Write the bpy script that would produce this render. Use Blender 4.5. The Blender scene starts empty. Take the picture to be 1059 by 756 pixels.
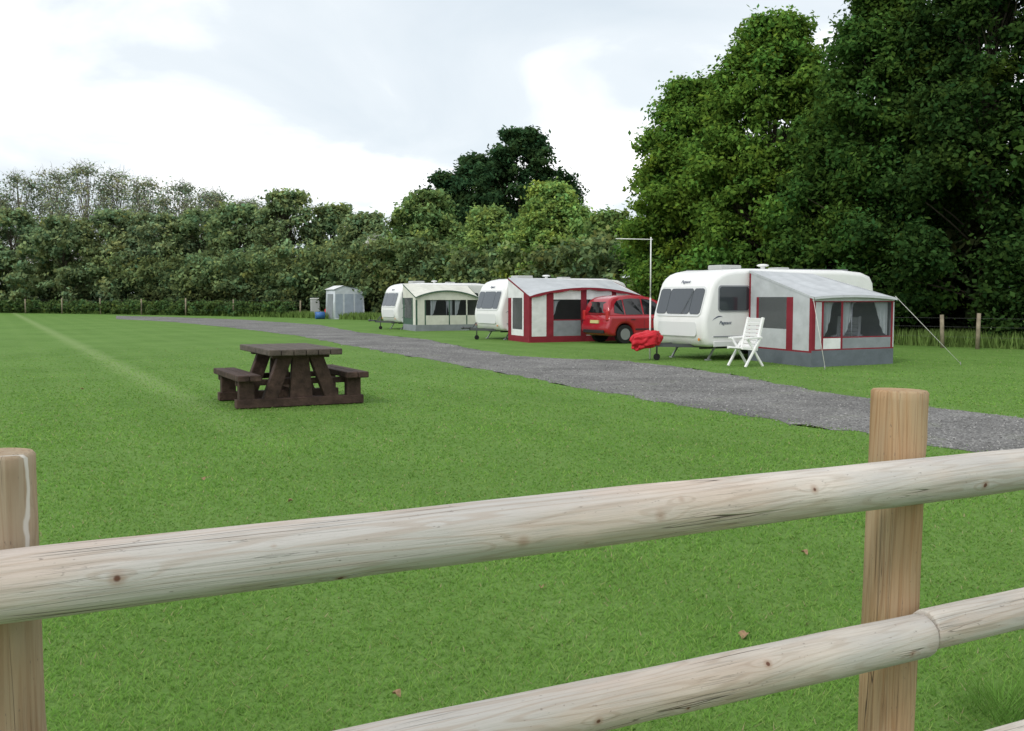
import bpy, bmesh, math, random
import numpy as np
from mathutils import Vector, Matrix
random.seed(7); rng=np.random.default_rng(11)
S=bpy.context.scene; COL=S.collection
S.view_settings.view_transform='Standard'; S.view_settings.look='None'; S.view_settings.exposure=0
CH=1.6; F=1030.0
# ---------------- camera
cam=bpy.data.cameras.new('camera'); co=bpy.data.objects.new('camera',cam); COL.objects.link(co)
cam.sensor_width=36; cam.lens=36*F/1059; cam.clip_end=3000; cam.clip_start=.05
PITCH=math.atan(70/F)
co.location=(0,0,CH); co.rotation_euler=(math.pi/2-PITCH,0,0); S.camera=co
def gp(u,v):
    """ground position of a surveyed bearing/declination"""
    x=(u-529.5)/F; z=(378-v)/F; c,s=math.cos(PITCH),math.sin(PITCH)
    dy=c+z*s; dz=-s+z*c
    t=-CH/dz
    return (x*t,dy*t)
# ---------------- helpers
def mat(name,color,rough=.6,spec=.3,metal=0,noise=None,bump=None,alpha=None,coat=0,trans=0):
    m=bpy.data.materials.new(name); m.use_nodes=True; nt=m.node_tree; b=nt.nodes['Principled BSDF']
    b.inputs['Roughness'].default_value=rough; b.inputs['Specular IOR Level'].default_value=spec
    b.inputs['Metallic'].default_value=metal; b.inputs['Coat Weight'].default_value=coat
    c4=(*color,1)
    b.inputs['Base Color'].default_value=c4
    if noise or bump: tc=nt.nodes.new('ShaderNodeTexCoord')
    if noise:
        sc,amt=noise
        n=nt.nodes.new('ShaderNodeTexNoise'); n.inputs['Scale'].default_value=sc; n.inputs['Detail'].default_value=6
        nt.links.new(tc.outputs['Object'],n.inputs['Vector'])
        r=nt.nodes.new('ShaderNodeValToRGB'); r.color_ramp.elements[0].position=.3; r.color_ramp.elements[1].position=.7
        r.color_ramp.elements[0].color=(*[x*(1-amt) for x in color],1); r.color_ramp.elements[1].color=(*[min(1,x*(1+amt)) for x in color],1)
        nt.links.new(n.outputs['Fac'],r.inputs['Fac']); nt.links.new(r.outputs['Color'],b.inputs['Base Color'])
    if bump:
        sc,st=bump
        n=nt.nodes.new('ShaderNodeTexNoise'); n.inputs['Scale'].default_value=sc; n.inputs['Detail'].default_value=4
        nt.links.new(tc.outputs['Object'],n.inputs['Vector'])
        bp=nt.nodes.new('ShaderNodeBump'); bp.inputs['Strength'].default_value=st; bp.inputs['Distance'].default_value=.05
        nt.links.new(n.outputs['Fac'],bp.inputs['Height']); nt.links.new(bp.outputs['Normal'],b.inputs['Normal'])
    if alpha is not None: b.inputs['Alpha'].default_value=alpha
    return m
def link(o,parent=None):
    COL.objects.link(o)
    if parent: o.parent=parent
    return o
def tag(o,label=None,cat=None,group=None,kind=None):
    if label:o['label']=label
    if cat:o['category']=cat
    if group:o['group']=group
    if kind:o['kind']=kind
    return o
def empty(name,loc,rot,label,cat,group=None):
    e=bpy.data.objects.new(name,None); e.empty_display_size=.2; COL.objects.link(e)
    e.location=loc; e.rotation_euler=(0,0,rot); tag(e,label,cat,group); return e
class B:
    def __init__(s): s.bm=bmesh.new(); s.mi=0
    def _set(s,fs):
        for f in fs: f.material_index=s.mi
    def box(s,c,d,rot=None,bev=0,seg=2):
        r=bmesh.ops.create_cube(s.bm,size=1); vs=r['verts']
        M=Matrix.Diagonal((*d,1))
        if rot is not None: M=rot.to_4x4()@M
        bmesh.ops.transform(s.bm,matrix=Matrix.Translation(c)@M,verts=vs)
        fs=set(f for v in vs for f in v.link_faces)
        s._set(fs)
        if bev:
            es=list(set(e for v in vs for e in v.link_edges))
            rr=bmesh.ops.bevel(s.bm,geom=es,offset=bev,segments=seg,affect='EDGES',profile=.5)
            s._set(rr['faces'])
        return s
    def pane(s,c,th,wy,hz,r,R=None,n=5):
        """thin rounded-rectangle pane; local normal x, width y, height z"""
        pts=[]
        for (sy,sz,a0) in ((1,1,0),(-1,1,math.pi/2),(-1,-1,math.pi),(1,-1,1.5*math.pi)):
            for i in range(n+1):
                a=a0+math.pi/2*i/n; pts.append((sy*(wy/2-r)+r*math.cos(a),sz*(hz/2-r)+r*math.sin(a)))
        R=R or Matrix.Identity(3); c=Vector(c)
        A=[s.bm.verts.new(c+R@Vector((-th/2,y,z))) for y,z in pts]; D=[s.bm.verts.new(c+R@Vector((th/2,y,z))) for y,z in pts]
        fs=[s.bm.faces.new(A),s.bm.faces.new(D[::-1])]; m=len(pts)
        for i in range(m): fs.append(s.bm.faces.new((A[i],A[(i+1)%m],D[(i+1)%m],D[i])))
        bmesh.ops.recalc_face_normals(s.bm,faces=fs); return s
    def beam(s,a,b,w,h,bev=0,up=(0,0,1)):
        a=Vector(a);b=Vector(b);d=(b-a);L=d.length;x=d.normalized();u=Vector(up)
        y=u.cross(x)
        if y.length<1e-4: y=Vector((0,1,0))
        y.normalize(); z=x.cross(y)
        R=Matrix((x,y,z)).transposed()
        return s.box((a+b)/2,(L,w,h),R,bev)
    def cyl(s,a,b,r,r2=None,n=16,caps=True):
        a=Vector(a);b=Vector(b);d=b-a;L=d.length
        q=Vector((0,0,1)).rotation_difference(d.normalized())
        rr=bmesh.ops.create_cone(s.bm,cap_ends=caps,segments=n,radius1=r,radius2=r if r2 is None else r2,depth=L)
        bmesh.ops.transform(s.bm,matrix=Matrix.Translation((a+b)/2)@q.to_matrix().to_4x4(),verts=rr['verts'])
        fs=set(f for v in rr['verts'] for f in v.link_faces); s._set(fs)
        for f in fs:
            if len(f.verts)==4: f.smooth=True
        return s
    def poly(s,pts):
        f=s.bm.faces.new([s.bm.verts.new(p) for p in pts]); f.material_index=s.mi; return f
    def ball(s,c,d,n=12):
        rr=bmesh.ops.create_uvsphere(s.bm,u_segments=n,v_segments=n//2+2,radius=1)
        bmesh.ops.transform(s.bm,matrix=Matrix.Translation(c)@Matrix.Diagonal((*d,1)),verts=rr['verts'])
        for f in set(f for v in rr['verts'] for f in v.link_faces): f.smooth=True; f.material_index=s.mi
        return s
    def prism(s,prof,y0,y1,bev=0,seg=3,ymap=None):
        n=len(prof)
        ym=ymap or (lambda x,z,side:(y0 if side==0 else y1))
        A=[s.bm.verts.new((x,ym(x,z,0),z)) for x,z in prof]; Bv=[s.bm.verts.new((x,ym(x,z,1),z)) for x,z in prof]
        fs=[s.bm.faces.new(A),s.bm.faces.new(Bv[::-1])]
        for i in range(n):
            j=(i+1)%n
            f=s.bm.faces.new((A[j],A[i],Bv[i],Bv[j])); f.smooth=True; fs.append(f)
        s._set(fs)
        bmesh.ops.recalc_face_normals(s.bm,faces=fs)
        if bev:
            es=[e for e in s.bm.edges if (e.verts[0] in A and e.verts[1] in A) or (e.verts[0] in Bv and e.verts[1] in Bv)]
            rr=bmesh.ops.bevel(s.bm,geom=es,offset=bev,segments=seg,affect='EDGES',profile=.5,clamp_overlap=True)
            s._set(rr['faces'])
            for f in rr['faces']: f.smooth=True
        return s
    def obj(s,name,mats,parent=None,label=None):
        me=bpy.data.meshes.new(name); s.bm.to_mesh(me); s.bm.free()
        for m in (mats if isinstance(mats,(list,tuple)) else [mats]): me.materials.append(m)
        o=bpy.data.objects.new(name,me); link(o,parent)
        if label:o['label']=label
        return o
    def islands(s,name,m,parent):
        """one object per connected piece"""
        bmesh.ops.remove_doubles(s.bm,verts=s.bm.verts[:],dist=.0015)
        s.bm.faces.ensure_lookup_table(); seen=set()
        for f in s.bm.faces:
            if f in seen: continue
            st_=[f]; seen.add(f); grp=[]
            while st_:
                q=st_.pop(); grp.append(q)
                for v in q.verts:
                    for h in v.link_faces:
                        if h not in seen: seen.add(h); st_.append(h)
            vs=list({v for q in grp for v in q.verts}); ix={v:i for i,v in enumerate(vs)}
            me=bpy.data.meshes.new(name); me.from_pydata([tuple(v.co) for v in vs],[],[[ix[v] for v in q.verts] for q in grp]); me.materials.append(m)
            link(bpy.data.objects.new(name,me),parent)
        s.bm.free()
def copy_tree(src,loc,rot,**tags):
    n=src.copy(); COL.objects.link(n); n.location=loc; n.rotation_euler=(0,0,rot)
    def rec(s,d):
        for c in s.children:
            k=c.copy(); COL.objects.link(k); k.parent=d; rec(c,k)
    rec(src,n); tag(n,**tags); return n
def text_mesh(name,body,size,m,parent,M):
    cu=bpy.data.curves.new(name,'FONT'); cu.body=body; cu.size=size; cu.extrude=.002; cu.shear=.3; cu.align_x='CENTER'
    t=bpy.data.objects.new(name+'_tmp',cu); COL.objects.link(t)
    dg=bpy.context.evaluated_depsgraph_get(); me=bpy.data.meshes.new_from_object(t.evaluated_get(dg))
    bpy.data.objects.remove(t); me.materials.clear(); me.materials.append(m)
    o=bpy.data.objects.new(name,me); link(o,parent); o.matrix_local=M; return o

def np_mesh(name,verts,nside,mats,cols=None,parent=None,smooth=False):
    nv=len(verts); nf=nv//nside
    me=bpy.data.meshes.new(name); me.vertices.add(nv); me.vertices.foreach_set('co',verts.astype(np.float32).ravel())
    me.loops.add(nv); me.loops.foreach_set('vertex_index',np.arange(nv,dtype=np.int32))
    me.polygons.add(nf); me.polygons.foreach_set('loop_start',np.arange(0,nv,nside,dtype=np.int32)); me.polygons.foreach_set('loop_total',np.full(nf,nside,dtype=np.int32))
    if cols is not None:
        a=me.color_attributes.new('tint','FLOAT_COLOR','POINT'); c=np.ones((nv,4),np.float32); c[:,:3]=cols; a.data.foreach_set('color',c.ravel())
    me.update(); me.validate()
    for m in (mats if isinstance(mats,(list,tuple)) else [mats]): me.materials.append(m)
    o=bpy.data.objects.new(name,me); link(o,parent); return o

# ---------------- world
w=bpy.data.worlds.new('World'); S.world=w; w.use_nodes=True; nt=w.node_tree; nt.nodes.clear()
N=nt.nodes.new; Lk=nt.links.new
out=N('ShaderNodeOutputWorld'); mix=N('ShaderNodeMixShader'); b1=N('ShaderNodeBackground'); b2=N('ShaderNodeBackground')
sky=N('ShaderNodeTexSky'); sky.sky_type='NISHITA'; sky.sun_disc=False
Lk(sky.outputs[0],b1.inputs[0]); b1.inputs[1].default_value=.12
tc=N('ShaderNodeTexCoord'); sep=N('ShaderNodeSeparateXYZ'); Lk(tc.outputs['Generated'],sep.inputs[0])
mx=N('ShaderNodeMath'); mx.operation='MAXIMUM'; mx.inputs[1].default_value=0; Lk(sep.outputs[2],mx.inputs[0])
ad=N('ShaderNodeMath'); ad.operation='ADD'; ad.inputs[1].default_value=.42; Lk(mx.outputs[0],ad.inputs[0])
dv=N('ShaderNodeVectorMath'); dv.operation='DIVIDE'; cb=N('ShaderNodeCombineXYZ'); 
for i in range(3): Lk(ad.outputs[0],cb.inputs[i])
Lk(tc.outputs['Generated'],dv.inputs[0]); Lk(cb.outputs[0],dv.inputs[1])
mp=N('ShaderNodeMapping'); mp.inputs['Scale'].default_value=(1.2,1.7,.0); mp.inputs['Location'].default_value=(3.6,1.2,0); Lk(dv.outputs[0],mp.inputs[0])
no=N('ShaderNodeTexNoise'); no.inputs['Scale'].default_value=1.3; no.inputs['Detail'].default_value=7; no.inputs['Roughness'].default_value=.5; no.inputs['Distortion'].default_value=.5
Lk(mp.outputs[0],no.inputs['Vector'])
rp=N('ShaderNodeValToRGB'); e=rp.color_ramp.elements; e[0].position=.30; e[0].color=(.50,.56,.61,1); e[1].position=.61; e[1].color=(1.0,1.0,1.0,1)
m_=e.new(.475); m_.color=(.600,.645,.68,1)
Lk(no.outputs['Fac'],rp.inputs['Fac']); Lk(rp.outputs[0],b2.inputs[0]); b2.inputs[1].default_value=1.50
mix.inputs[0].default_value=.93; Lk(b1.outputs[0],mix.inputs[1]); Lk(b2.outputs[0],mix.inputs[2]); Lk(mix.outputs[0],out.inputs[0])
sl=bpy.data.lights.new('sun','SUN'); sl.energy=1.5; sl.angle=math.radians(14); sl.color=(1,.96,.9)
so=bpy.data.objects.new('sun',sl); COL.objects.link(so)
sd=Vector((-.45,-.58,.66)).normalized()
sky.sun_elevation=math.asin(sd.z); sky.sun_rotation=math.atan2(sd.x,sd.y)
so.rotation_euler=sd.to_track_quat('Z','Y').to_euler()

# ---------------- ground
def grass_ground():
    m=bpy.data.materials.new('lawn'); m.use_nodes=True; nt=m.node_tree; N=nt.nodes.new; L=nt.links.new
    b=nt.nodes['Principled BSDF']; b.inputs['Roughness'].default_value=.9; b.inputs['Specular IOR Level'].default_value=.1
    g=N('ShaderNodeNewGeometry')
    def noise(s,d=4,vec=None,ro=.5):
        n=N('ShaderNodeTexNoise'); n.inputs['Scale'].default_value=s; n.inputs['Detail'].default_value=d; n.inputs['Roughness'].default_value=ro; L(vec or g.outputs['Position'],n.inputs['Vector']); return n.outputs['Fac']
    def mixc(f,a,b_,):
        x=N('ShaderNodeMix'); x.data_type='RGBA'
        if isinstance(f,float): x.inputs[0].default_value=f
        else: L(f,x.inputs[0])
        for i,c in ((6,a),(7,b_)):
            if isinstance(c,tuple): x.inputs[i].default_value=(*c,1)
            else: L(c,x.inputs[i])
        return x.outputs[2]
    def mr(v,a,b_,c=0,d=1):
        x=N('ShaderNodeMapRange'); L(v,x.inputs[0]); 
        for i,q in enumerate((a,b_,c,d)): x.inputs[i+1].default_value=q
        return x.outputs[0]
    c=mixc(mr(noise(.35,5),.35,.65),(.098,.195,.036),(.130,.240,.052))
    c=mixc(mr(noise(1.6,8,None,.7),.40,.68,0,.5),c,(.165,.260,.075))
    c=mixc(mr(noise(9,6,None,.7),.5,.72,0,.4),c,(.070,.150,.028))
    c=mixc(mr(noise(60,3),.45,.75,0,.4),c,(.060,.130,.024))
    dt=N('ShaderNodeVectorMath'); dt.operation='DOT_PRODUCT'; L(g.outputs['Position'],dt.inputs[0]); dt.inputs[1].default_value=(.884,.468,0)
    wob=N('ShaderNodeMath'); wob.operation='MULTIPLY_ADD'; L(noise(.8,3),wob.inputs[0]); wob.inputs[1].default_value=.35; L(dt.outputs['Value'],wob.inputs[2])
    sn=N('ShaderNodeMath'); sn.operation='SINE'; ml=N('ShaderNodeMath'); ml.operation='MULTIPLY'; L(wob.outputs[0],ml.inputs[0]); ml.inputs[1].default_value=5.2; L(ml.outputs[0],sn.inputs[0])
    c=mixc(mr(sn.outputs[0],-.2,1,0,.10),c,(.20,.31,.09))
    sb=N('ShaderNodeMath'); sb.operation='SUBTRACT'; L(wob.outputs[0],sb.inputs[0]); sb.inputs[1].default_value=2.95
    ab=N('ShaderNodeMath'); ab.operation='ABSOLUTE'; L(sb.outputs[0],ab.inputs[0])
    sy=N('ShaderNodeSeparateXYZ'); L(g.outputs['Position'],sy.inputs[0])
    fd=N('ShaderNodeMath'); fd.operation='MULTIPLY'; L(mr(ab.outputs[0],.05,.38,.42,0),fd.inputs[0]); L(mr(sy.outputs[1],9,20,0,1),fd.inputs[1])
    c=mixc(fd.outputs[0],c,(.27,.35,.15))
    L(c,b.inputs['Base Color'])
    bp=N('ShaderNodeBump'); bp.inputs['Strength'].default_value=.7; bp.inputs['Distance'].default_value=.05; L(noise(22,6),bp.inputs['Height']); L(bp.outputs[0],b.inputs['Normal'])
    return m
LAWN=grass_ground()
b=B()
xs=[-900,-300,-120,-60,-30,-15,0,15,30,60,120,300,900]; ys=[-60,-20,-5,0,5,10,20,40,60,90,130,300,900,1500]
V=[[b.bm.verts.new((x,y,0)) for x in xs] for y in ys]
for j in range(len(ys)-1):
    for i in range(len(xs)-1): b.bm.faces.new((V[j][i],V[j][i+1],V[j+1][i+1],V[j+1][i]))
g=b.obj('ground',LAWN); tag(g,'mown green campsite lawn reaching to the hedges','ground',kind='structure')

near=[(120,330),(180,333),(240,339),(310,347.5),(370,359),(440,371),(520,386),(600,401),(700,419),(800,434),(880,446),(960,462),(1059,472),(1300,508)]
far=[(1300,458),(1059,433),(960,421),(880,410),(820,400),(770,390),(730,384),(690,378),(640,372.5),(585,371),(530,368),(480,359),(440,351),(370,343.5),(330,336),(250,330.5),(175,327.8),(120,326.6)]
def dens(pts,step=.22,amp=.13):
    o=[]; ph=random.random()*6
    for i in range(len(pts)-1):
        a=Vector(pts[i]);c=Vector(pts[i+1]); n=max(1,int((c-a).length/step)); n=min(n,70)
        for k in range(n):
            p=a.lerp(c,k/n); s_=p.x+p.y; wv=.10*math.sin(s_*2.1+ph)+.07*math.sin(s_*5.3)
            o.append((p.x+random.uniform(-amp,amp)*.6,p.y+wv+random.uniform(-amp,amp)))
    o.append(tuple(pts[-1])); return o
nearw=dens([gp(*p) for p in near]); farw=dens([gp(*p) for p in far])
ROAD=np.array(nearw+farw)
def in_poly(P,poly):
    x,y=P[:,0],P[:,1]; ins=np.zeros(len(P),bool); n=len(poly); j=n-1
    for i in range(n):
        xi,yi=poly[i]; xj,yj=poly[j]
        if yi!=yj:
            c=((yi>y)!=(yj>y))&(x<(xj-xi)*(y-yi)/(yj-yi)+xi); ins^=c
        j=i
    return ins
def gravel():
    m=bpy.data.materials.new('gravel'); m.use_nodes=True; nt=m.node_tree; N=nt.nodes.new; L=nt.links.new
    b=nt.nodes['Principled BSDF']; b.inputs['Roughness'].default_value=.9; b.inputs['Specular IOR Level'].default_value=.15
    g=N('ShaderNodeNewGeometry')
    v=N('ShaderNodeTexVoronoi'); v.inputs['Scale'].default_value=42; L(g.outputs['Position'],v.inputs['Vector'])
    sp=N('ShaderNodeSeparateColor'); L(v.outputs['Color'],sp.inputs[0])
    r=N('ShaderNodeValToRGB'); L(sp.outputs[0],r.inputs[0]); e=r.color_ramp.elements
    e[0].color=(.105,.102,.098,1); e[1].color=(.29,.285,.275,1); q=e.new(.6); q.color=(.175,.171,.165,1)
    n=N('ShaderNodeTexNoise'); n.inputs['Scale'].default_value=.55; n.inputs['Detail'].default_value=10; n.inputs['Roughness'].default_value=.7; L(g.outputs['Position'],n.inputs['Vector'])
    mr=N('ShaderNodeMapRange'); L(n.outputs['Fac'],mr.inputs[0]); mr.inputs[1].default_value=.35; mr.inputs[2].default_value=.65; mr.inputs[3].default_value=.68; mr.inputs[4].default_value=1.32
    mu=N('ShaderNodeVectorMath'); mu.operation='SCALE'; L(r.outputs[0],mu.inputs[0]); L(mr.outputs[0],mu.inputs['Scale'])
    n2=N('ShaderNodeTexNoise'); n2.inputs['Scale'].default_value=1.1; n2.inputs['Detail'].default_value=7; n2.inputs['Roughness'].default_value=.75; L(g.outputs['Position'],n2.inputs['Vector'])
    m2=N('ShaderNodeMapRange'); L(n2.outputs['Fac'],m2.inputs[0]); m2.inputs[1].default_value=.56; m2.inputs[2].default_value=.70; m2.inputs[3].default_value=0; m2.inputs[4].default_value=.5
    x=N('ShaderNodeMix'); x.data_type='RGBA'; L(m2.outputs[0],x.inputs[0]); L(mu.outputs[0],x.inputs[6]); x.inputs[7].default_value=(.11,.135,.06,1)
    L(x.outputs[2],b.inputs['Base Color'])
    bp=N('ShaderNodeBump'); bp.inputs['Strength'].default_value=.8; bp.inputs['Distance'].default_value=.014; L(v.outputs['Distance'],bp.inputs['Height']); bp.invert=True; L(bp.outputs[0],b.inputs['Normal'])
    return m
b=B(); b.poly([(x,y,.004) for x,y in ROAD]); bmesh.ops.triangulate(b.bm,faces=b.bm.faces[:])
bmesh.ops.recalc_face_normals(b.bm,faces=b.bm.faces[:])
r=b.obj('gravel_track',gravel()); tag(r,'grey loose gravel track curving past the pitches','track',kind='structure')
if r.data.polygons[0].normal.z<0: r.data.flip_normals()

def tintmat(name,transl=.25):
    m=bpy.data.materials.new(name); m.use_nodes=True; nt=m.node_tree; nt.nodes.clear(); N=nt.nodes.new; L=nt.links.new
    o=N('ShaderNodeOutputMaterial'); a=N('ShaderNodeVertexColor'); a.layer_name='tint'
    d=N('ShaderNodeBsdfDiffuse'); L(a.outputs[0],d.inputs['Color'])
    if transl:
        t=N('ShaderNodeBsdfTranslucent'); L(a.outputs[0],t.inputs[0]); x=N('ShaderNodeMixShader'); x.inputs[0].default_value=transl
        L(d.outputs[0],x.inputs[1]); L(t.outputs[0],x.inputs[2]); L(x.outputs[0],o.inputs[0])
    else: L(d.outputs[0],o.inputs[0])
    return m
LEAF=tintmat('foliage',.35); BLADE=tintmat('grass_blade',.35); STONE=tintmat('stone',0)
def blades(n,d0,d1,h0,wk,spread=.70):
    d=d0*(d1/d0)**rng.random(n); x=(rng.random(n)*2-1)*spread*(d+1.0)
    P=np.stack([x,d],1)
    J=P+rng.normal(size=P.shape)*.17; k=~in_poly(J,ROAD)
    fade=np.clip((d1-d)/(d1-11),0,1); k&=rng.random(n)<fade**.8
    P=P[k]; d=d[k]; fade=fade[k]; n=len(P)
    ang=rng.random(n)*2*np.pi; h=h0*(.4+rng.random(n)*.9)*(.35+.65*fade); w=wk*d*(.6+.8*rng.random(n))
    patch=np.sin(P[:,0]*1.3+2*np.sin(P[:,1]*.7))*np.sin(P[:,1]*1.7+np.sin(P[:,0]*.9))
    h*=1+.25*patch
    ca,sa=np.cos(ang),np.sin(ang); lean=(.4+rng.random(n))*h*1.2; la=rng.random(n)*2*np.pi
    base=np.stack([P[:,0],P[:,1],np.zeros(n)],1)
    a=base-np.stack([ca*w,sa*w,np.zeros(n)],1); c=base+np.stack([ca*w,sa*w,np.zeros(n)],1)
    t=base+np.stack([np.cos(la)*lean,np.sin(la)*lean,h],1)
    V=np.stack([a,c,t],1).reshape(-1,3)
    q=.884*P[:,0]+.468*P[:,1]
    br=(.85+.30*rng.random(n))*(1+.09*patch)*(1+.03*np.sin(5.2*q))
    br*=1+.22*np.exp(-((q-2.8)/.24)**2)*np.clip((d-10)/10,0,1)
    yel=rng.random(n)**3
    c0=np.stack([.162+.11*yel,.325+.05*yel,.060+.05*yel],1)*br[:,None]
    dry=rng.random(n)<.025; c0[dry]=np.array([.36,.34,.18])
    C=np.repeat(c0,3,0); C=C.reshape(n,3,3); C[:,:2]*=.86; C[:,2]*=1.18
    return V,C.reshape(-1,3)
V1,C1=blades(480000,2.2,34,.022,.00068)
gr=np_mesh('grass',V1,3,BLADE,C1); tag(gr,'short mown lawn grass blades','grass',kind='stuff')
# loose gravel stones
n=36000; d=9*(34/9)**rng.random(n); x=(rng.random(n)*1.4-.5)*.8*d; P=np.stack([x,d],1); P=P[in_poly(P+rng.normal(size=P.shape)*.16,ROAD)]; n=len(P)
oc=np.array([[1,0,0],[0,1,0],[-1,0,0],[0,-1,0],[0,0,1]],float); tri=[(0,1,4),(1,2,4),(2,3,4),(3,0,4)]
s=(.005+.012*rng.random(n)**2)*(1+P[:,1]/45); a=rng.random(n)*6.28
ox=oc[None]*s[:,None,None]*np.array([1,.8,.7]); R=np.stack([np.cos(a),-np.sin(a),np.sin(a),np.cos(a)],1).reshape(n,2,2)
ox[:,:,:2]=np.einsum('nij,nkj->nki',R,ox[:,:,:2]); ox[:,:,0]+=P[:,0,None]; ox[:,:,1]+=P[:,1,None]; ox[:,:,2]+=.004
V=ox[:,np.array(tri).ravel()].reshape(-1,3); c=(.09+.28*rng.random(n)**1.5); C=np.repeat(np.stack([c*1.02,c,c*.96],1),12,0)
st=np_mesh('loose_stones',V,3,STONE,C); tag(st,'loose grey stones scattered on the track','gravel',kind='stuff')

# ---------------- wood for fence
def wood(name,light,dark,knots,warm=(.32,.23,.16),gs=1.0,ringamt=.34,grey=(.47,.455,.435),greyamt=.75,split=None):
    m=bpy.data.materials.new(name); m.use_nodes=True; nt=m.node_tree; N=nt.nodes.new; L=nt.links.new
    b=nt.nodes['Principled BSDF']; b.inputs['Roughness'].default_value=.85; b.inputs['Specular IOR Level'].default_value=.12
    t=N('ShaderNodeTexCoord').outputs['Object']
    def M(op,a,b_=None,c=None):
        x=N('ShaderNodeMath'); x.operation=op
        for i,q in enumerate((a,b_,c)):
            if q is None: continue
            if isinstance(q,(int,float)): x.inputs[i].default_value=q
            else: L(q,x.inputs[i])
        return x.outputs[0]
    def noise(sc,det=5,ro=.5):
        mp=N('ShaderNodeMapping'); mp.inputs['Scale'].default_value=sc; L(t,mp.inputs[0])
        n=N('ShaderNodeTexNoise'); n.inputs['Scale'].default_value=1; n.inputs['Detail'].default_value=det; n.inputs['Roughness'].default_value=ro; L(mp.outputs[0],n.inputs['Vector']); return n.outputs['Fac']
    def mr(v,a,b_,c=0,d=1):
        x=N('ShaderNodeMapRange'); L(v,x.inputs[0]); x.interpolation_type='SMOOTHSTEP'
        for i,q in enumerate((a,b_,c,d)): x.inputs[i+1].default_value=q
        return x.outputs[0]
    def mixc(f,a,b_):
        x=N('ShaderNodeMix'); x.data_type='RGBA'; L(f,x.inputs[0])
        for i,c in ((6,a),(7,b_)):
            if isinstance(c,tuple): x.inputs[i].default_value=(*c,1)
            else: L(c,x.inputs[i])
        return x.outputs[2]
    halo=None; core=None; stain=None
    for (kx,ky,kz,kr) in knots:
        su=N('ShaderNodeVectorMath'); su.operation='SUBTRACT'; L(t,su.inputs[0]); su.inputs[1].default_value=(kx,ky,kz)
        sc=N('ShaderNodeVectorMath'); sc.operation='MULTIPLY'; L(su.outputs[0],sc.inputs[0]); sc.inputs[1].default_value=(.28/kr,1/kr,1/kr)
        ln=N('ShaderNodeVectorMath'); ln.operation='LENGTH'; L(sc.outputs[0],ln.inputs[0])
        h=mr(ln.outputs['Value'],0,3.6,1,0)
        sc2=N('ShaderNodeVectorMath'); sc2.operation='MULTIPLY'; L(su.outputs[0],sc2.inputs[0]); sc2.inputs[1].default_value=(.9/kr,1/kr,1/kr)
        ln2=N('ShaderNodeVectorMath'); ln2.operation='LENGTH'; L(sc2.outputs[0],ln2.inputs[0])
        c=mr(ln2.outputs['Value'],.6,1.05,1,0); s3=mr(ln2.outputs['Value'],.8,2.6,1,0)
        halo=h if halo is None else M('ADD',halo,h); core=c if core is None else M('MAXIMUM',core,c); stain=s3 if stain is None else M('MAXIMUM',stain,s3)
    base=noise((.55*gs,9,9),3,.45)
    gv=M('MULTIPLY',base,18.0)
    if halo: gv=M('ADD',gv,M('MULTIPLY',halo,1.3))
    ring=M('SINE',M('MULTIPLY',gv,6.283)); ring=mr(ring,.35,1.0)
    fine=noise((3.5*gs,230,230),5,.75); streak=noise((.8*gs,75,75),5,.65)
    blot=noise((1.6*gs,8,8),6,.7)
    c=mixc(mr(blot,.35,.68),light,tuple(.78*x for x in light))
    c=mixc(mr(noise((.9,4,4),5,.65),.42,.60,0,greyamt),c,grey)
    c=mixc(mr(noise((1.3,7,7),5,.6),.5,.68,0,.42),c,tuple(x*y for x,y in zip(light,(.92,.74,.64))))
    c=mixc(M('MULTIPLY',ring,mr(blot,.3,.6,.15,ringamt)),c,warm)
    c=mixc(mr(streak,.52,.72,0,.36),c,dark)
    c=mixc(mr(fine,.50,.70,0,.5),c,dark)
    c=mixc(mr(noise((1.5,4,4),4),.60,.80,0,.2),c,(.25,.27,.18))
    c=mixc(mr(noise((60,160,160),2,.5),.68,.76,0,.5),c,(.12,.10,.085))
    def crackf(sc,wd,lo,hi):
        cr=M('ABSOLUTE',M('SUBTRACT',noise(sc,3,.5),.5)); return M('MULTIPLY',mr(cr,0,wd,1,0),mr(noise((2.2*gs,3.1,2.7),2),lo,hi))
    cm=M('MAXIMUM',crackf((.33*gs,11,11),.0028,.46,.56),M('MAXIMUM',M('MULTIPLY',crackf((.5*gs,26,26),.004,.50,.60),.6),M('MULTIPLY',crackf((.8*gs,60,60),.008,.52,.62),.35)))
    c=mixc(M('MULTIPLY',cm,.85),c,(.06,.044,.034))
    if core:
        c=mixc(M('MULTIPLY',stain,.45),c,(.28,.15,.085)); c=mixc(M('MULTIPLY',core,.9),c,(.11,.042,.025))
    if split:
        sx=N('ShaderNodeSeparateXYZ'); L(t,sx.inputs[0])
        dd=M('ABSOLUTE',M('SUBTRACT',M('ADD',sx.outputs[1],M('MULTIPLY',noise((9,9,9),3),.02)),split[0]))
        sm=M('MULTIPLY',mr(dd,.0015,.004,1,0),M('MULTIPLY',mr(sx.outputs[0],split[1],split[1]+.03),M('LESS_THAN',sx.outputs[2],0.0)))
        c=mixc(M('MULTIPLY',sm,.8),c,(.66,.63,.58))
    L(c,b.inputs['Base Color'])
    hgt=M('SUBTRACT',M('MULTIPLY',fine,-.5),M('MULTIPLY',cm,1.4)); hgt=M('SUBTRACT',hgt,M('MULTIPLY',streak,.6))
    bp=N('ShaderNodeBump'); bp.inputs['Strength'].default_value=.7; bp.inputs['Distance'].default_value=.004; L(hgt,bp.inputs['Height']); L(bp.outputs[0],b.inputs['Normal'])
    return m
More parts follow.
